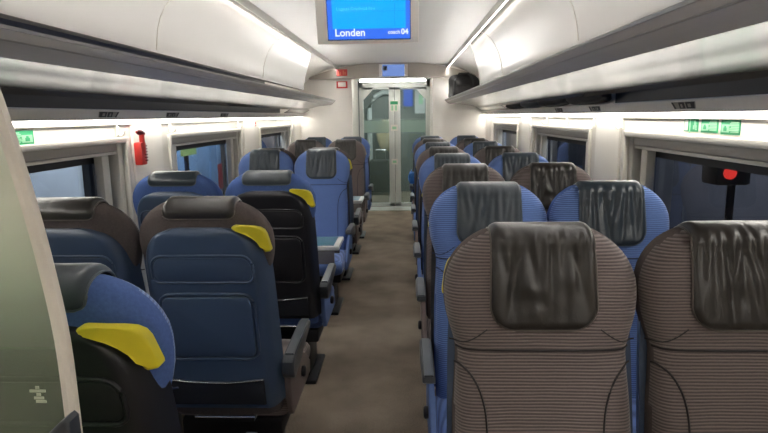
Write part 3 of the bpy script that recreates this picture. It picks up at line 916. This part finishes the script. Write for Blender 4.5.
# ------------------------------------------------------------------ ceiling screen
sc = thing('ceiling_screen', 'ceiling hung information screen with blue display reading Londen', 'screen', (0.012, 2.70, 1.825))
sc.rotation_euler = (math.radians(14), 0, 0)
HW_, HH = 0.232, 0.30
ob('housing', lambda bm: add_box(bm, (-HW_, 0, 0), (HW_, 0.05, HH), 0.006), M['bezel'], sc)
ds = ob('display', lambda bm: add_box(bm, (-0.180, -0.003, 0.022), (0.192, 0.002, HH-0.022)), M['screenband'], sc, smooth=False)
ob('display_page', lambda bm: add_box(bm, (-0.158, -0.0045, 0.068), (0.172, -0.0025, HH-0.024)), M['screen'], ds, smooth=False)
ob('map_line', lambda bm: add_box(bm, (0.122, -0.0055, 0.078), (0.1245, -0.004, 0.175)), M['screenline'], ds, smooth=False)
ob('map_line', lambda bm: add_box(bm, (0.02, -0.0055, 0.141), (0.17, -0.004, 0.1435)), M['screenline'], ds, smooth=False)
ob('dark_border', lambda bm: [add_box(bm, a, b) for a, b in (((-0.183, -0.002, 0.018), (-0.180, 0.001, HH-0.02)), ((0.192, -0.002, 0.018), (0.195, 0.001, HH-0.02)), ((-0.183, -0.002, 0.018), (0.195, 0.001, 0.022)))], M['plateblack'], sc, smooth=False)
def text(name, body, size, x, z, m, parent, align='LEFT', y=-0.0062, bold=0.0):
    cu = bpy.data.curves.new(name, 'FONT'); cu.body = body; cu.size = size; cu.align_x = align; cu.extrude = 0.0006; cu.offset = bold
    o = bpy.data.objects.new(name, cu); COL.objects.link(o)
    bpy.context.view_layer.update()
    me = bpy.data.meshes.new_from_object(o.evaluated_get(bpy.context.evaluated_depsgraph_get()))
    bpy.data.objects.remove(o); bpy.data.curves.remove(cu)
    o = bpy.data.objects.new(name, me); COL.objects.link(o)
    me.materials.clear(); me.materials.append(m); o.parent = parent; o.location = (x, y, z); o.rotation_euler = (PI/2, 0, 0)
    return o
text('lettering', 'Londen', 0.046, -0.150, 0.037, M['screentext'], ds, bold=0.0008)
text('lettering', '04', 0.033, 0.184, 0.042, M['screentext'], ds, 'RIGHT', bold=0.001)
text('lettering', 'coach', 0.023, 0.146, 0.044, M['screentext'], ds, 'RIGHT', bold=0.0004)
text('lettering', 'Luggage Overhead Bins', 0.0185, -0.138, 0.148, M['screenfaint'], ds)
ob('bracket', lambda bm: add_box(bm, (-0.15, 0.01, HH-0.01), (0.15, 0.045, HH+0.10), 0.005), M['bezel'], sc)

# ------------------------------------------------------------------ end doors
dr = bpy.data.objects.new('door_1', None); COL.objects.link(dr); dr['kind'] = 'structure'; dr.location = (0.012, YD, 0)
DW = 0.565; DH = 2.10
def dframe(bm):
    add_box(bm, (-DW, -0.02, 0), (-DW+0.05, 0.05, DH)); add_box(bm, (DW-0.05, -0.02, 0), (DW, 0.05, DH))
    add_box(bm, (-DW, -0.02, 1.95), (DW, 0.05, DH))
ob('door_frame', dframe, M['doorframe'], dr, smooth=False)
def leaf(s):
    def f(bm):
        # outer outline with a cut corner, with hole: build as bars
        x_in, x_out = s*0.012, s*(DW-0.05)
        def bar(xa, xb, za, zb):
            xa, xb = sorted((xa, xb)); add_box(bm, (xa, -0.012, za), (xb, 0.022, zb), 0.003)
        bar(s*0.004, s*0.092, 0.03, 1.95); bar(s*(DW-0.066), s*(DW-0.05), 0.03, 1.95)
        bar(s*0.004, s*(DW-0.05), 0.03, 0.085); bar(s*0.004, s*(DW-0.05), 1.915, 1.95)
        add_prism(bm, [(s*(DW-0.05), 1.95), (s*(DW-0.05), 1.765), (s*(DW-0.075), 1.765), (s*(DW-0.215), 1.915), (s*(DW-0.215), 1.95)], lambda u, v, w: (u, -0.012+w, v), 0.034)
    return f
for s in (-1, 1):
    lf = ob('door_leaf', leaf(s), M['doorframe'], dr)
    xa, xb = sorted((s*0.085, s*(DW-0.06)))
    box('pane', (xa, 0.0, 0.08), (xb, 0.008, 1.92), M['doorglass'], lf)
box('threshold', (-DW, -0.30, 0.0), (DW, 0.06, 0.012), M['doorframe'], dr)
# stickers on the door's centre stile
st = thing('exit_sticker', 'small green exit sticker high on the centre stile of the glass doors', 'sticker', (0.004, YD-0.014, 1.66))
box('sign_face', (-0.06, -0.003, -0.09), (0.06, 0.0, 0.08), M['white'], st)
box('green_header', (-0.06, -0.0045, 0.02), (0.06, -0.003, 0.07), M['green'], st)
for x in (-0.03, 0.03): box('green_bar', (x-0.016, -0.0045, -0.075), (x+0.016, -0.003, 0.005), M['palegreen'], st)
for z, w, nm, lab in ((1.31, 0.055, 'white_sticker', 'faint white sticker between the two others on the door stile'), (0.765, 0.05, 'notice_sticker', 'square white sticker low on the centre stile of the glass doors')):
    q = thing(nm, lab, 'sticker', (0.004, YD-0.014, z))
    box('sign_face', (-w, -0.003, -w*0.9), (w, 0.0, w*0.9), M['white'], q)
    box('print', (-w*0.6, -0.0042, -w*0.4), (w*0.6, -0.003, w*0.35), M['palegreen'], q)
# small display on the arch
ad = thing('arch_display', 'small pale blue display above the end doors', 'display', (0.02, YE-0.123, 2.125))
box('housing', (-0.20, -0.006, -0.085), (0.20, 0.0, 0.085), M['bezel'], ad)
box('display', (-0.155, -0.009, -0.08), (0.155, -0.006, 0.08), M['smallscreen'], ad)
box('icon', (-0.145, -0.011, 0.0), (-0.085, -0.009, 0.058), M['plateblack'], ad)
# red signs left of the doors
a1 = thing('smoke_ban_sign', 'red rectangular pictogram sign on the arch left of the doors', 'sign', (-0.70, YE-0.124, 2.105))
box('sign_face', (-0.075, -0.005, -0.045), (0.075, 0.0, 0.045), M['redsign'], a1)
ob('pictogram', lambda bm: [add_box(bm, (x-0.008, -0.007, -0.03), (x+0.008, -0.005, 0.02 + dz)) for x, dz in ((-0.045, 0), (-0.02, -0.015), (0.02, 0.008), (0.045, -0.01))], M['palered'], a1)
a2 = thing('alarm_frame', 'red framed white alarm box on the end wall left of the doors', 'alarm', (-0.715, YE-0.001, 1.945))
box('box', (-0.06, -0.02, -0.035), (0.06, 0.0, 0.035), M['white'], a2)
ob('red_frame', lambda bm: [add_box(bm, a, b, 0.002) for a, b in (((-0.078, -0.024, -0.048), (-0.055, 0, 0.048)), ((0.055, -0.024, -0.048), (0.078, 0, 0.048)), ((-0.06, -0.024, -0.048), (0.06, 0, -0.028)), ((-0.06, -0.024, 0.036), (0.06, 0, 0.048)))], M['redsign'], a2)

# vestibule beyond the glass
YV = 11.4
box('wall_vestibule', (-1.45, YV, 0), (1.45, YV+0.05, 2.4), M['vestdark'], kind='structure')
for s, nm in ((-1, 'wall_vestibule_left'), (1, 'wall_vestibule_right')):
    x0, x1 = sorted((s*1.2, s*1.25)); box(nm, (x0, YD+0.06, 0), (x1, YV, 2.4), M['vestgrey'], kind='structure')
box('ceiling_vestibule', (-1.45, YD+0.06, 2.2), (1.45, YV, 2.25), M['vestgrey'], kind='structure')
def shutvest(bm):
    for s in (-1, 1):
        x0, x1 = sorted((s*(OPX+0.03), s*1.25)); add_box(bm, (x0, YD+0.02, 0), (x1, YD+0.06, 2.3))
    add_box(bm, (-OPX-0.03, YD+0.02, 2.1), (OPX+0.03, YD+0.06, 2.3))
ob('wall_vestibule_front', shutvest, M['vestgrey'], kind='structure', smooth=False)
vl = thing('vestibule_lamp', 'ceiling lamp in the vestibule beyond the glass doors', 'light', (0, 10.4, 2.2))
box('diffuser', (-0.35, -0.12, -0.02), (0.35, 0.12, -0.005), emit('vestibule_lamp_white', (0.92, 0.97, 1, 1), 10), vl)
box('housing', (-0.38, -0.15, -0.012), (0.38, 0.15, 0.0), M['doorframe'], vl)
vp = thing('lit_panel', 'bright blue lit panel seen through the glass doors', 'panel', (0.24, YV-0.001, 1.88))
box('panel_face', (-0.09, -0.02, -0.20), (0.09, -0.012, 0.20), M['vestblue'], vp); box('panel_frame', (-0.10, -0.012, -0.22), (0.10, 0.0, 0.22), M['vestdark'], vp)
wp = thing('notice_board', 'white notice board with small green print beyond the glass doors', 'notice board', (0.47, YV-0.001, 1.80))
box('board', (-0.10, -0.015, -0.26), (0.10, 0.0, 0.26), M['vestwhite'], wp); box('print', (-0.02, -0.018, -0.08), (0.06, -0.015, 0.10), M['palegreen'], wp)
va = ob('archway_trim', lambda bm: add_tube(bm, [(-0.52, YV-0.06, 0.0), (-0.52, YV-0.06, 1.66), (-0.42, YV-0.06, 1.86), (-0.26, YV-0.06, 1.95), (-0.12, YV-0.06, 1.95)], 0.05, 8), M['vestwhite'])
tag(va, 'pale rounded archway rail beyond the door glass', 'rail')
def lump(rad, sc_, seed, amp=0.12, exp=0.6):
    rnd = random.Random(seed); ph = [rnd.uniform(0, 6.28) for _ in range(6)]
    def f(bm):
        rings = []
        for j in range(1, 16):
            th = -PI/2 + PI*j/16; ring = []
            for k in range(24):
                a = 2*PI*k/24; c, s_ = math.cos(a), math.sin(a); ct, st_ = math.cos(th), math.sin(th)
                x = math.copysign(abs(c)**exp, c)*abs(ct)**exp; y = math.copysign(abs(s_)**exp, s_)*abs(ct)**exp; z = math.copysign(abs(st_)**exp, st_)
                w = 1 + amp*(0.5*math.sin(3*a+ph[0]+2*th) + 0.3*math.sin(5*a+ph[1]-3*th) + 0.3*math.sin(4*th+ph[2]+a))
                ring.append((sc_[0]*x*w, sc_[1]*y*w, sc_[2]*z*(1+0.4*(w-1)) + sc_[2]))
            rings.append(ring)
        add_rings(bm, rings)
    return f
ct = thing('hanging_coat', 'tan coat hanging in the vestibule behind the glass door', 'coat', (-0.20, YV-0.14, 0.82))
ob('coat_body', lump(1, (0.15, 0.09, 0.30), 5, 0.25, 0.8), M['tan'], ct)
ob('hook', lambda bm: add_tube(bm, [(0, 0, 0.56), (0, 0.0, 0.66), (0, 0.13, 0.66)], 0.008), M['metaldark'], ct)
vs_ = thing('suitcase', 'dark upright suitcase standing in the vestibule behind the glass door', 'suitcase', (-0.30, YV-0.45, 0))
ob('case_body', lambda bm: add_box(bm, (-0.2, -0.12, 0.05), (0.2, 0.12, 0.68), 0.04, 3), M['bagblack'], vs_)
ob('pull_handle', lambda bm: add_tube(bm, [(-0.1, 0.08, 0.66), (-0.1, 0.08, 0.86), (0.1, 0.08, 0.86), (0.1, 0.08, 0.66)], 0.01), M['chrome'], vs_)
for x in (-0.15, 0.15):
    ob('wheel', lambda bm, x=x: add_tube(bm, [(x-0.012, 0.09, 0.03), (x+0.012, 0.09, 0.03)], 0.03, 12), M['blackrubber'], vs_)

# ------------------------------------------------------------------ bags
bg = thing('travel_bag', 'black travel bag on the open end of the rack beside the doors', 'bag', (0.95, 7.82, 1.700))
ob('bag_body', lump(1, (0.20, 0.16, 0.165), 3, 0.10, 0.55), M['bagblack'], bg)
ob('strap', lambda bm: add_tube(bm, [(-0.13, -0.165, 0.05), (-0.12, -0.185, 0.24), (-0.06, -0.12, 0.335), (0.06, -0.12, 0.335), (0.12, -0.185, 0.24), (0.13, -0.165, 0.05)], 0.012), M['bagstrap'], bg)
ob('front_pocket', lump(1, (0.12, 0.04, 0.07), 9, 0.08, 0.5), M['bagblack'], bg).location = (0, -0.15, 0.05)
for i, (y, ly, mm, lab) in enumerate(((3.50, 0.34, 'bagblack', 'dark bag in the slot of the rack, closest of the four'), (4.26, 0.36, 'bagblack', 'dark bag in the slot of the rack, second closest of the four'),
                                 (4.98, 0.31, 'bagslate', 'slate grey bag in the slot of the rack'), (5.70, 0.36, 'bagblack', 'dark bag in the slot of the rack, furthest of the four'))):
    q = thing('soft_bag', lab, 'bag', (1.256, y, 1.5515), 0, 'bags lying on the rack')
    ob('bag_body', lump(1, (0.056, ly, 0.05), 20+i, 0.08, 0.6), M[mm], q)
    ob('strap', lambda bm, ly=ly: add_tube(bm, [(0, -ly*0.6, 0.085), (-0.01, -ly*0.4, 0.125), (-0.01, ly*0.4, 0.125), (0, ly*0.6, 0.085)], 0.006), M['bagstrap'], q)
bb = thing('cloth_bag', 'small bright blue cloth bag lying on an armrest by the end doors', 'bag', (0.262, 7.20, 0.650))
ob('bag_body', lump(1, (0.045, 0.09, 0.075), 44, 0.25, 0.7), M['brightblue'], bb)
ob('strap', lambda bm: add_tube(bm, [(0, -0.05, 0.12), (-0.01, -0.03, 0.17), (-0.01, 0.03, 0.17), (0, 0.05, 0.12)], 0.006), M['brightblue'], bb)

# ------------------------------------------------------------------ wall fittings
hm = thing('emergency_hammer', 'red emergency hammer in its holder on the pillar between two windows', 'hammer', (-XW+0.016, 3.13, 1.25))
ob('holder', lambda bm: add_box(bm, (0, -0.032, 0.0), (0.045, 0.032, 0.125), 0.008), M['red'], hm)
ob('hammer_handle', lambda bm: add_tube(bm, [(0.035, 0.004, 0.06), (0.035, 0.004, 0.12), (0.035, 0.002, 0.168)], [0.015, 0.015, 0.014], 10), M['red'], hm)
ob('hammer_head', lambda bm: add_tube(bm, [(0.032, -0.05, 0.182), (0.032, -0.035, 0.182), (0.032, 0.0, 0.178), (0.032, 0.028, 0.172), (0.032, 0.04, 0.17)], [0.006, 0.013, 0.017, 0.014, 0.006], 10), M['darkred'], hm)
ob('holder_ridge', lambda bm: [add_box(bm, (0.043, 0.004, z), (0.050, 0.030, z+0.008), 0.002) for z in (0.02, 0.036, 0.052, 0.068, 0.084, 0.10)], M['darkred'], hm)

def hook(s, y, label):
    h = thing('coat_hook', label, 'hook', (s*(XW-0.001), y, 1.425), 0, 'white coat hooks under the light lines')
    x = -s
    ob('plate', lambda bm: add_box(bm, (min(0, x*0.012), -0.012, -0.012), (max(0, x*0.012), 0.012, 0.05), 0.004), M['white'], h)
    ob('hook_arm', lambda bm: add_tube(bm, [(x*0.01, 0, 0.0), (x*0.03, 0, -0.008), (x*0.042, 0, 0.004), (x*0.044, 0, 0.018)], 0.006), M['white'], h)
OF = 0.178
HL = [('left', -1, (-1.513*F/(113-405)), 'white coat hook above the window edge nearest the red hammer, before it'), ('left', -1, (-1.513*F/(167-405)), 'white coat hook just past the red hammer'),
      ('left', -1, 5.12, 'white coat hook before the red and white notice, hammer side'), ('left', -1, 7.72, 'last white coat hook on the hammer side, by the end wall'),
      ('right', 1, 1.149*F/(617-405), 'white coat hook next to the corner of the window with the green notices'), ('right', 1, 1.149*F/(590-405), 'white coat hook on the far side of the pillar past the green notices'),
      ('right', 1, 1.149*F/(564-405), 'white coat hook above the middle window on the bag side'), ('right', 1, 1.149*F/(544-405), 'white coat hook closest to the orange notice')]
for nm, s, y, lab in HL: hook(s, y, lab)

def notice(s, y, z, ly, lz, face, kind, label, cat='notice', group=None):
    n_ = thing('wall_notice', label, cat, (s*(XW-0.001), y, z), 0, group)
    x = -s
    def pl(name, a, b, c, d, t, m):
        x0, x1 = sorted((0 if t < 0.002 else x*0.0015, x*t)); box(name, (x0, a, c), (x1, b, d), m, n_)
    pl('sign_face', -ly/2, ly/2, -lz/2, lz/2, 0.0015, M[face])
    if kind == 'door':
        pl('white_band', ly*0.22, ly*0.44, -lz*0.42, lz*0.42, 0.003, M['white'])
        def dots(bm):
            for a, c, w, h in ((-.28, .30, .05, .09), (-.30, .08, .07, .16), (-.36, -.12, .05, .12), (-.22, -.16, .05, .16), (-.38, -.32, .06, .06), (0.06, 0.0, .03, .6)):
                x0, x1 = sorted((x*0.0015, x*0.003)); add_box(bm, (x0, ly*(a-w), lz*(c-h)), (x1, ly*(a+w), lz*(c+h)))
        ob('pictogram', dots, M['palegreen'], n_, smooth=False)
    elif kind == 'text':
        def lines(bm):
            for i in range(7):
                x0, x1 = sorted((x*0.0015, x*0.003)); add_box(bm, (x0, -ly*0.44, lz*(0.34-0.11*i)-0.002), (x1, -ly*(0.04 - 0.05*(i % 3)), lz*(0.34-0.11*i)+0.002))
        ob('print_lines', lines, M['palegreen'], n_, smooth=False)
        pl('picture', ly*0.04, ly*0.44, -lz*0.36, lz*0.18, 0.003, M['palegreen'])
        def mark(bm):
            x0, x1 = sorted((x*0.003, x*0.0042))
            add_box(bm, (x0, ly*0.16, -lz*0.26), (x1, ly*0.32, -lz*0.02)); add_box(bm, (x0, ly*0.20, -lz*0.02), (x1, ly*0.28, lz*0.10))
        ob('pictogram', mark, M['green'], n_, smooth=False)
    elif kind == 'red':
        def m4(bm):
            for a in (-.25, .25):
                for c in (-.25, .25):
                    x0, x1 = sorted((x*0.0015, x*0.003)); add_box(bm, (x0, ly*(a-.13), lz*(c-.13)), (x1, ly*(a+.13), lz*(c+.13)))
        ob('pictogram', m4, M['white'], n_, smooth=False)
def ydep(px, L):
    return abs(L/math.tan(math.atan((px-384)/579.0) - 0.0384))
def yr(px): return ydep(px, 1.149)
def yleft(px): return ydep(px, -1.508)
notice(1, (yr(686.5)+yr(700.5))/2, 1.447, yr(686.5)-yr(700.5), 0.050, 'green', 'door', 'green notice with a white band, closest of three to the hook')
notice(1, (yr(703.5)+yr(720.5))/2, 1.446, yr(703.5)-yr(720.5), 0.050, 'green', 'text', 'green notice in the middle of the row of three')
notice(1, (yr(723.5)+yr(743))/2, 1.444, yr(723.5)-yr(743), 0.052, 'green', 'text', 'green notice with larger picture, closest to the camera in the row of three')
notice(-1, 2.20, 1.435, 0.16, 0.056, 'green', 'text', 'green notice on the wall beside the glass partition')
notice(-1, yleft(254.5), 1.447, 0.17, 0.062, 'redsign', 'red', 'red and white pictogram notice between two windows, hammer side')
notice(1, yr(526), 1.443, 0.24, 0.062, 'palered', 'red', 'orange red pictogram notice between two windows, bag side')

# seat number plates on the fascias
def plate(s, y, label):
    pnt = thing('seat_number_plate', label, 'plate', (s*1.2688, y, 1.5255), 0, 'seat number plates on the rack edge')
    ang = math.atan2(0.019, 0.0475)
    def f(u, v, w): return (-s*(w*math.cos(ang) - 0) - s*(v*math.sin(ang)), u, v*math.cos(ang) - w*math.sin(ang)*1.0)
    L = -s
    def fx(u, v, w): return (-s*w*math.cos(ang) - s*v*math.sin(ang), u, v*math.cos(ang) - w*math.sin(ang))
    def pr(name, out, m, w0=0.0, t=0.0015):
        ob(name, lambda bm: add_prism(bm, out, lambda u, v, w: fx(u, v, w0+w), t), m, pnt, smooth=False)
    d = -s                                                    # bracket sits at the far end on both sides
    pr('plate_face', [(-0.085, -0.014), (0.085, -0.014), (0.095, 0.014), (-0.095, 0.014)], M['plategrey'])
    pr('bracket_mark', [(0.095, 0.014), (0.083, 0.014), (0.068, -0.014), (0.080, -0.014)], M['plateblack'], 0.0015)
    pr('number_block', [(0.035, -0.013), (-0.008, -0.013), (-0.008, 0.013), (0.035, 0.013)], M['plateblack'], 0.0015)
    pr('number_block', [(-0.022, -0.013), (-0.080, -0.013), (-0.090, 0.013), (-0.022, 0.013)], M['plateblack'], 0.0015)
    pr('pale_mark', [(0.02, -0.008), (0.006, -0.008), (0.006, 0.006), (0.02, 0.006)], M['plategrey'], 0.003, 0.001)
    pr('pale_mark', [(-0.038, -0.007), (-0.060, -0.007), (-0.060, 0.007), (-0.038, 0.007)], M['plategrey'], 0.003, 0.001)
def yfr(px): return ydep(px, 1.2735-OF)
def yfl(px): return ydep(px, -1.2735-OF)
for px, lab in ((686, 'black seat number plate on the rack edge over the green notices'), (597, 'black seat number plate on the rack edge over the pillar coat hook'), (561, 'seat number plate over the middle window, bag side')): plate(1, yfr(px), lab)
for px, lab in ((109, 'black seat number plate on the rack edge before the red hammer'), (173, 'black seat number plate on the rack edge just past the red hammer'), (225, 'seat number plate over the second window, hammer side')): plate(-1, yfl(px), lab)

# ------------------------------------------------------------------ outside the windows
box('ground_outside', (-12, -10, -1.0), (12, 24, -0.9), M['asphalt'], kind='structure')
box('wall_station', (-4.2, -8, -0.9), (-4.0, 22, 4.2), M['tunnel'], kind='structure')
box('wall_tunnel', (4.0, -8, -0.9), (4.2, 22, 4.2), M['tunnel'], kind='structure')
pb = thing('platform_hoarding', 'blue panelled hoarding outside the windows on the hammer side', 'hoarding', (-3.6, 9.0, -0.9))
for i in range(6): box('board', (-0.05, -7.5+i*2.5, 0.9), (0.05, -7.5+i*2.5+2.44, 2.75), M['platform'] if i % 3 != 1 else M['platformpale'], pb)
box('poster', (0.05, 2.2, 1.0), (0.06, 2.5, 1.5), M['darkred'], pb)
for i in range(7): box('post', (-0.03, -7.55+i*2.5, 0.0), (0.12, -7.47+i*2.5, 2.8), M['metaldark'], pb)
pl_ = thing('added_outside_lamp', 'long unseen lamp added outside the windows on the hammer side', 'lamp', (-2.6, 8.5, 2.6))  # lamp added out of view to light the hoarding
box('diffuser', (-0.06, -3.5, -0.03), (0.06, 3.5, -0.01), M['addedlamp'], pl_); box('housing', (-0.09, -3.6, -0.01), (0.09, 3.6, 0.06), M['metaldark'], pl_)
for y in (-3.2, 3.2): ob('post', lambda bm, y=y: add_tube(bm, [(-0.2, y, -3.5), (-0.2, y, 0.0), (0, y, 0.02)], 0.04), M['metaldark'], pl_)
tl = thing('added_tunnel_lamp', 'unseen lamp added outside the windows on the bag side', 'lamp', (2.9, 6.0, 2.4))  # added fill lamp, out of view, brightens what shows through the right windows
box('diffuser', (-0.05, -2.5, -0.03), (0.05, 2.5, -0.01), M['addedlamp'], tl); box('housing', (-0.08, -2.6, -0.01), (0.08, 2.6, 0.06), M['metaldark'], tl)
for y in (-2.3, 2.3): ob('post', lambda bm, y=y: add_tube(bm, [(0.2, y, -3.3), (0.2, y, 0.0), (0, y, 0.02)], 0.04), M['metaldark'], tl)
sg = thing('platform_sign', 'pale green platform sign seen through the second hammer side window', 'sign', (-2.5, 6.9, -0.9))
box('sign_face', (0.02, -0.22, 1.96), (0.05, 0.22, 2.14), M['signgreen'], sg); ob('post', lambda bm: add_tube(bm, [(0, 0, 0), (0, 0, 2.14)], 0.03), M['metaldark'], sg)
lm = thing('signal_lamp', 'red signal lamp in a black box outside the window below the notices', 'lamp', (1.53, 2.44, -0.9))
ob('lamp_box', lambda bm: add_box(bm, (-0.08, -0.07, 2.10), (0.06, 0.06, 2.205), 0.012), M['plateblack'], lm)
ob('lens', lambda bm: add_tube(bm, [(-0.03, -0.068, 2.152), (-0.03, -0.076, 2.152)], 0.026, 16), M['redlamp'], lm)
ob('post', lambda bm: add_tube(bm, [(0.02, 0, 0), (0.02, 0, 2.11)], 0.016), M['metaldark'], lm)

# ------------------------------------------------------------------ world
w = bpy.data.worlds.new('night'); SC.world = w; w.use_nodes = True
w.node_tree.nodes['Background'].inputs['Color'].default_value = (0.02, 0.03, 0.06, 1)
w.node_tree.nodes['Background'].inputs['Strength'].default_value = 1.0
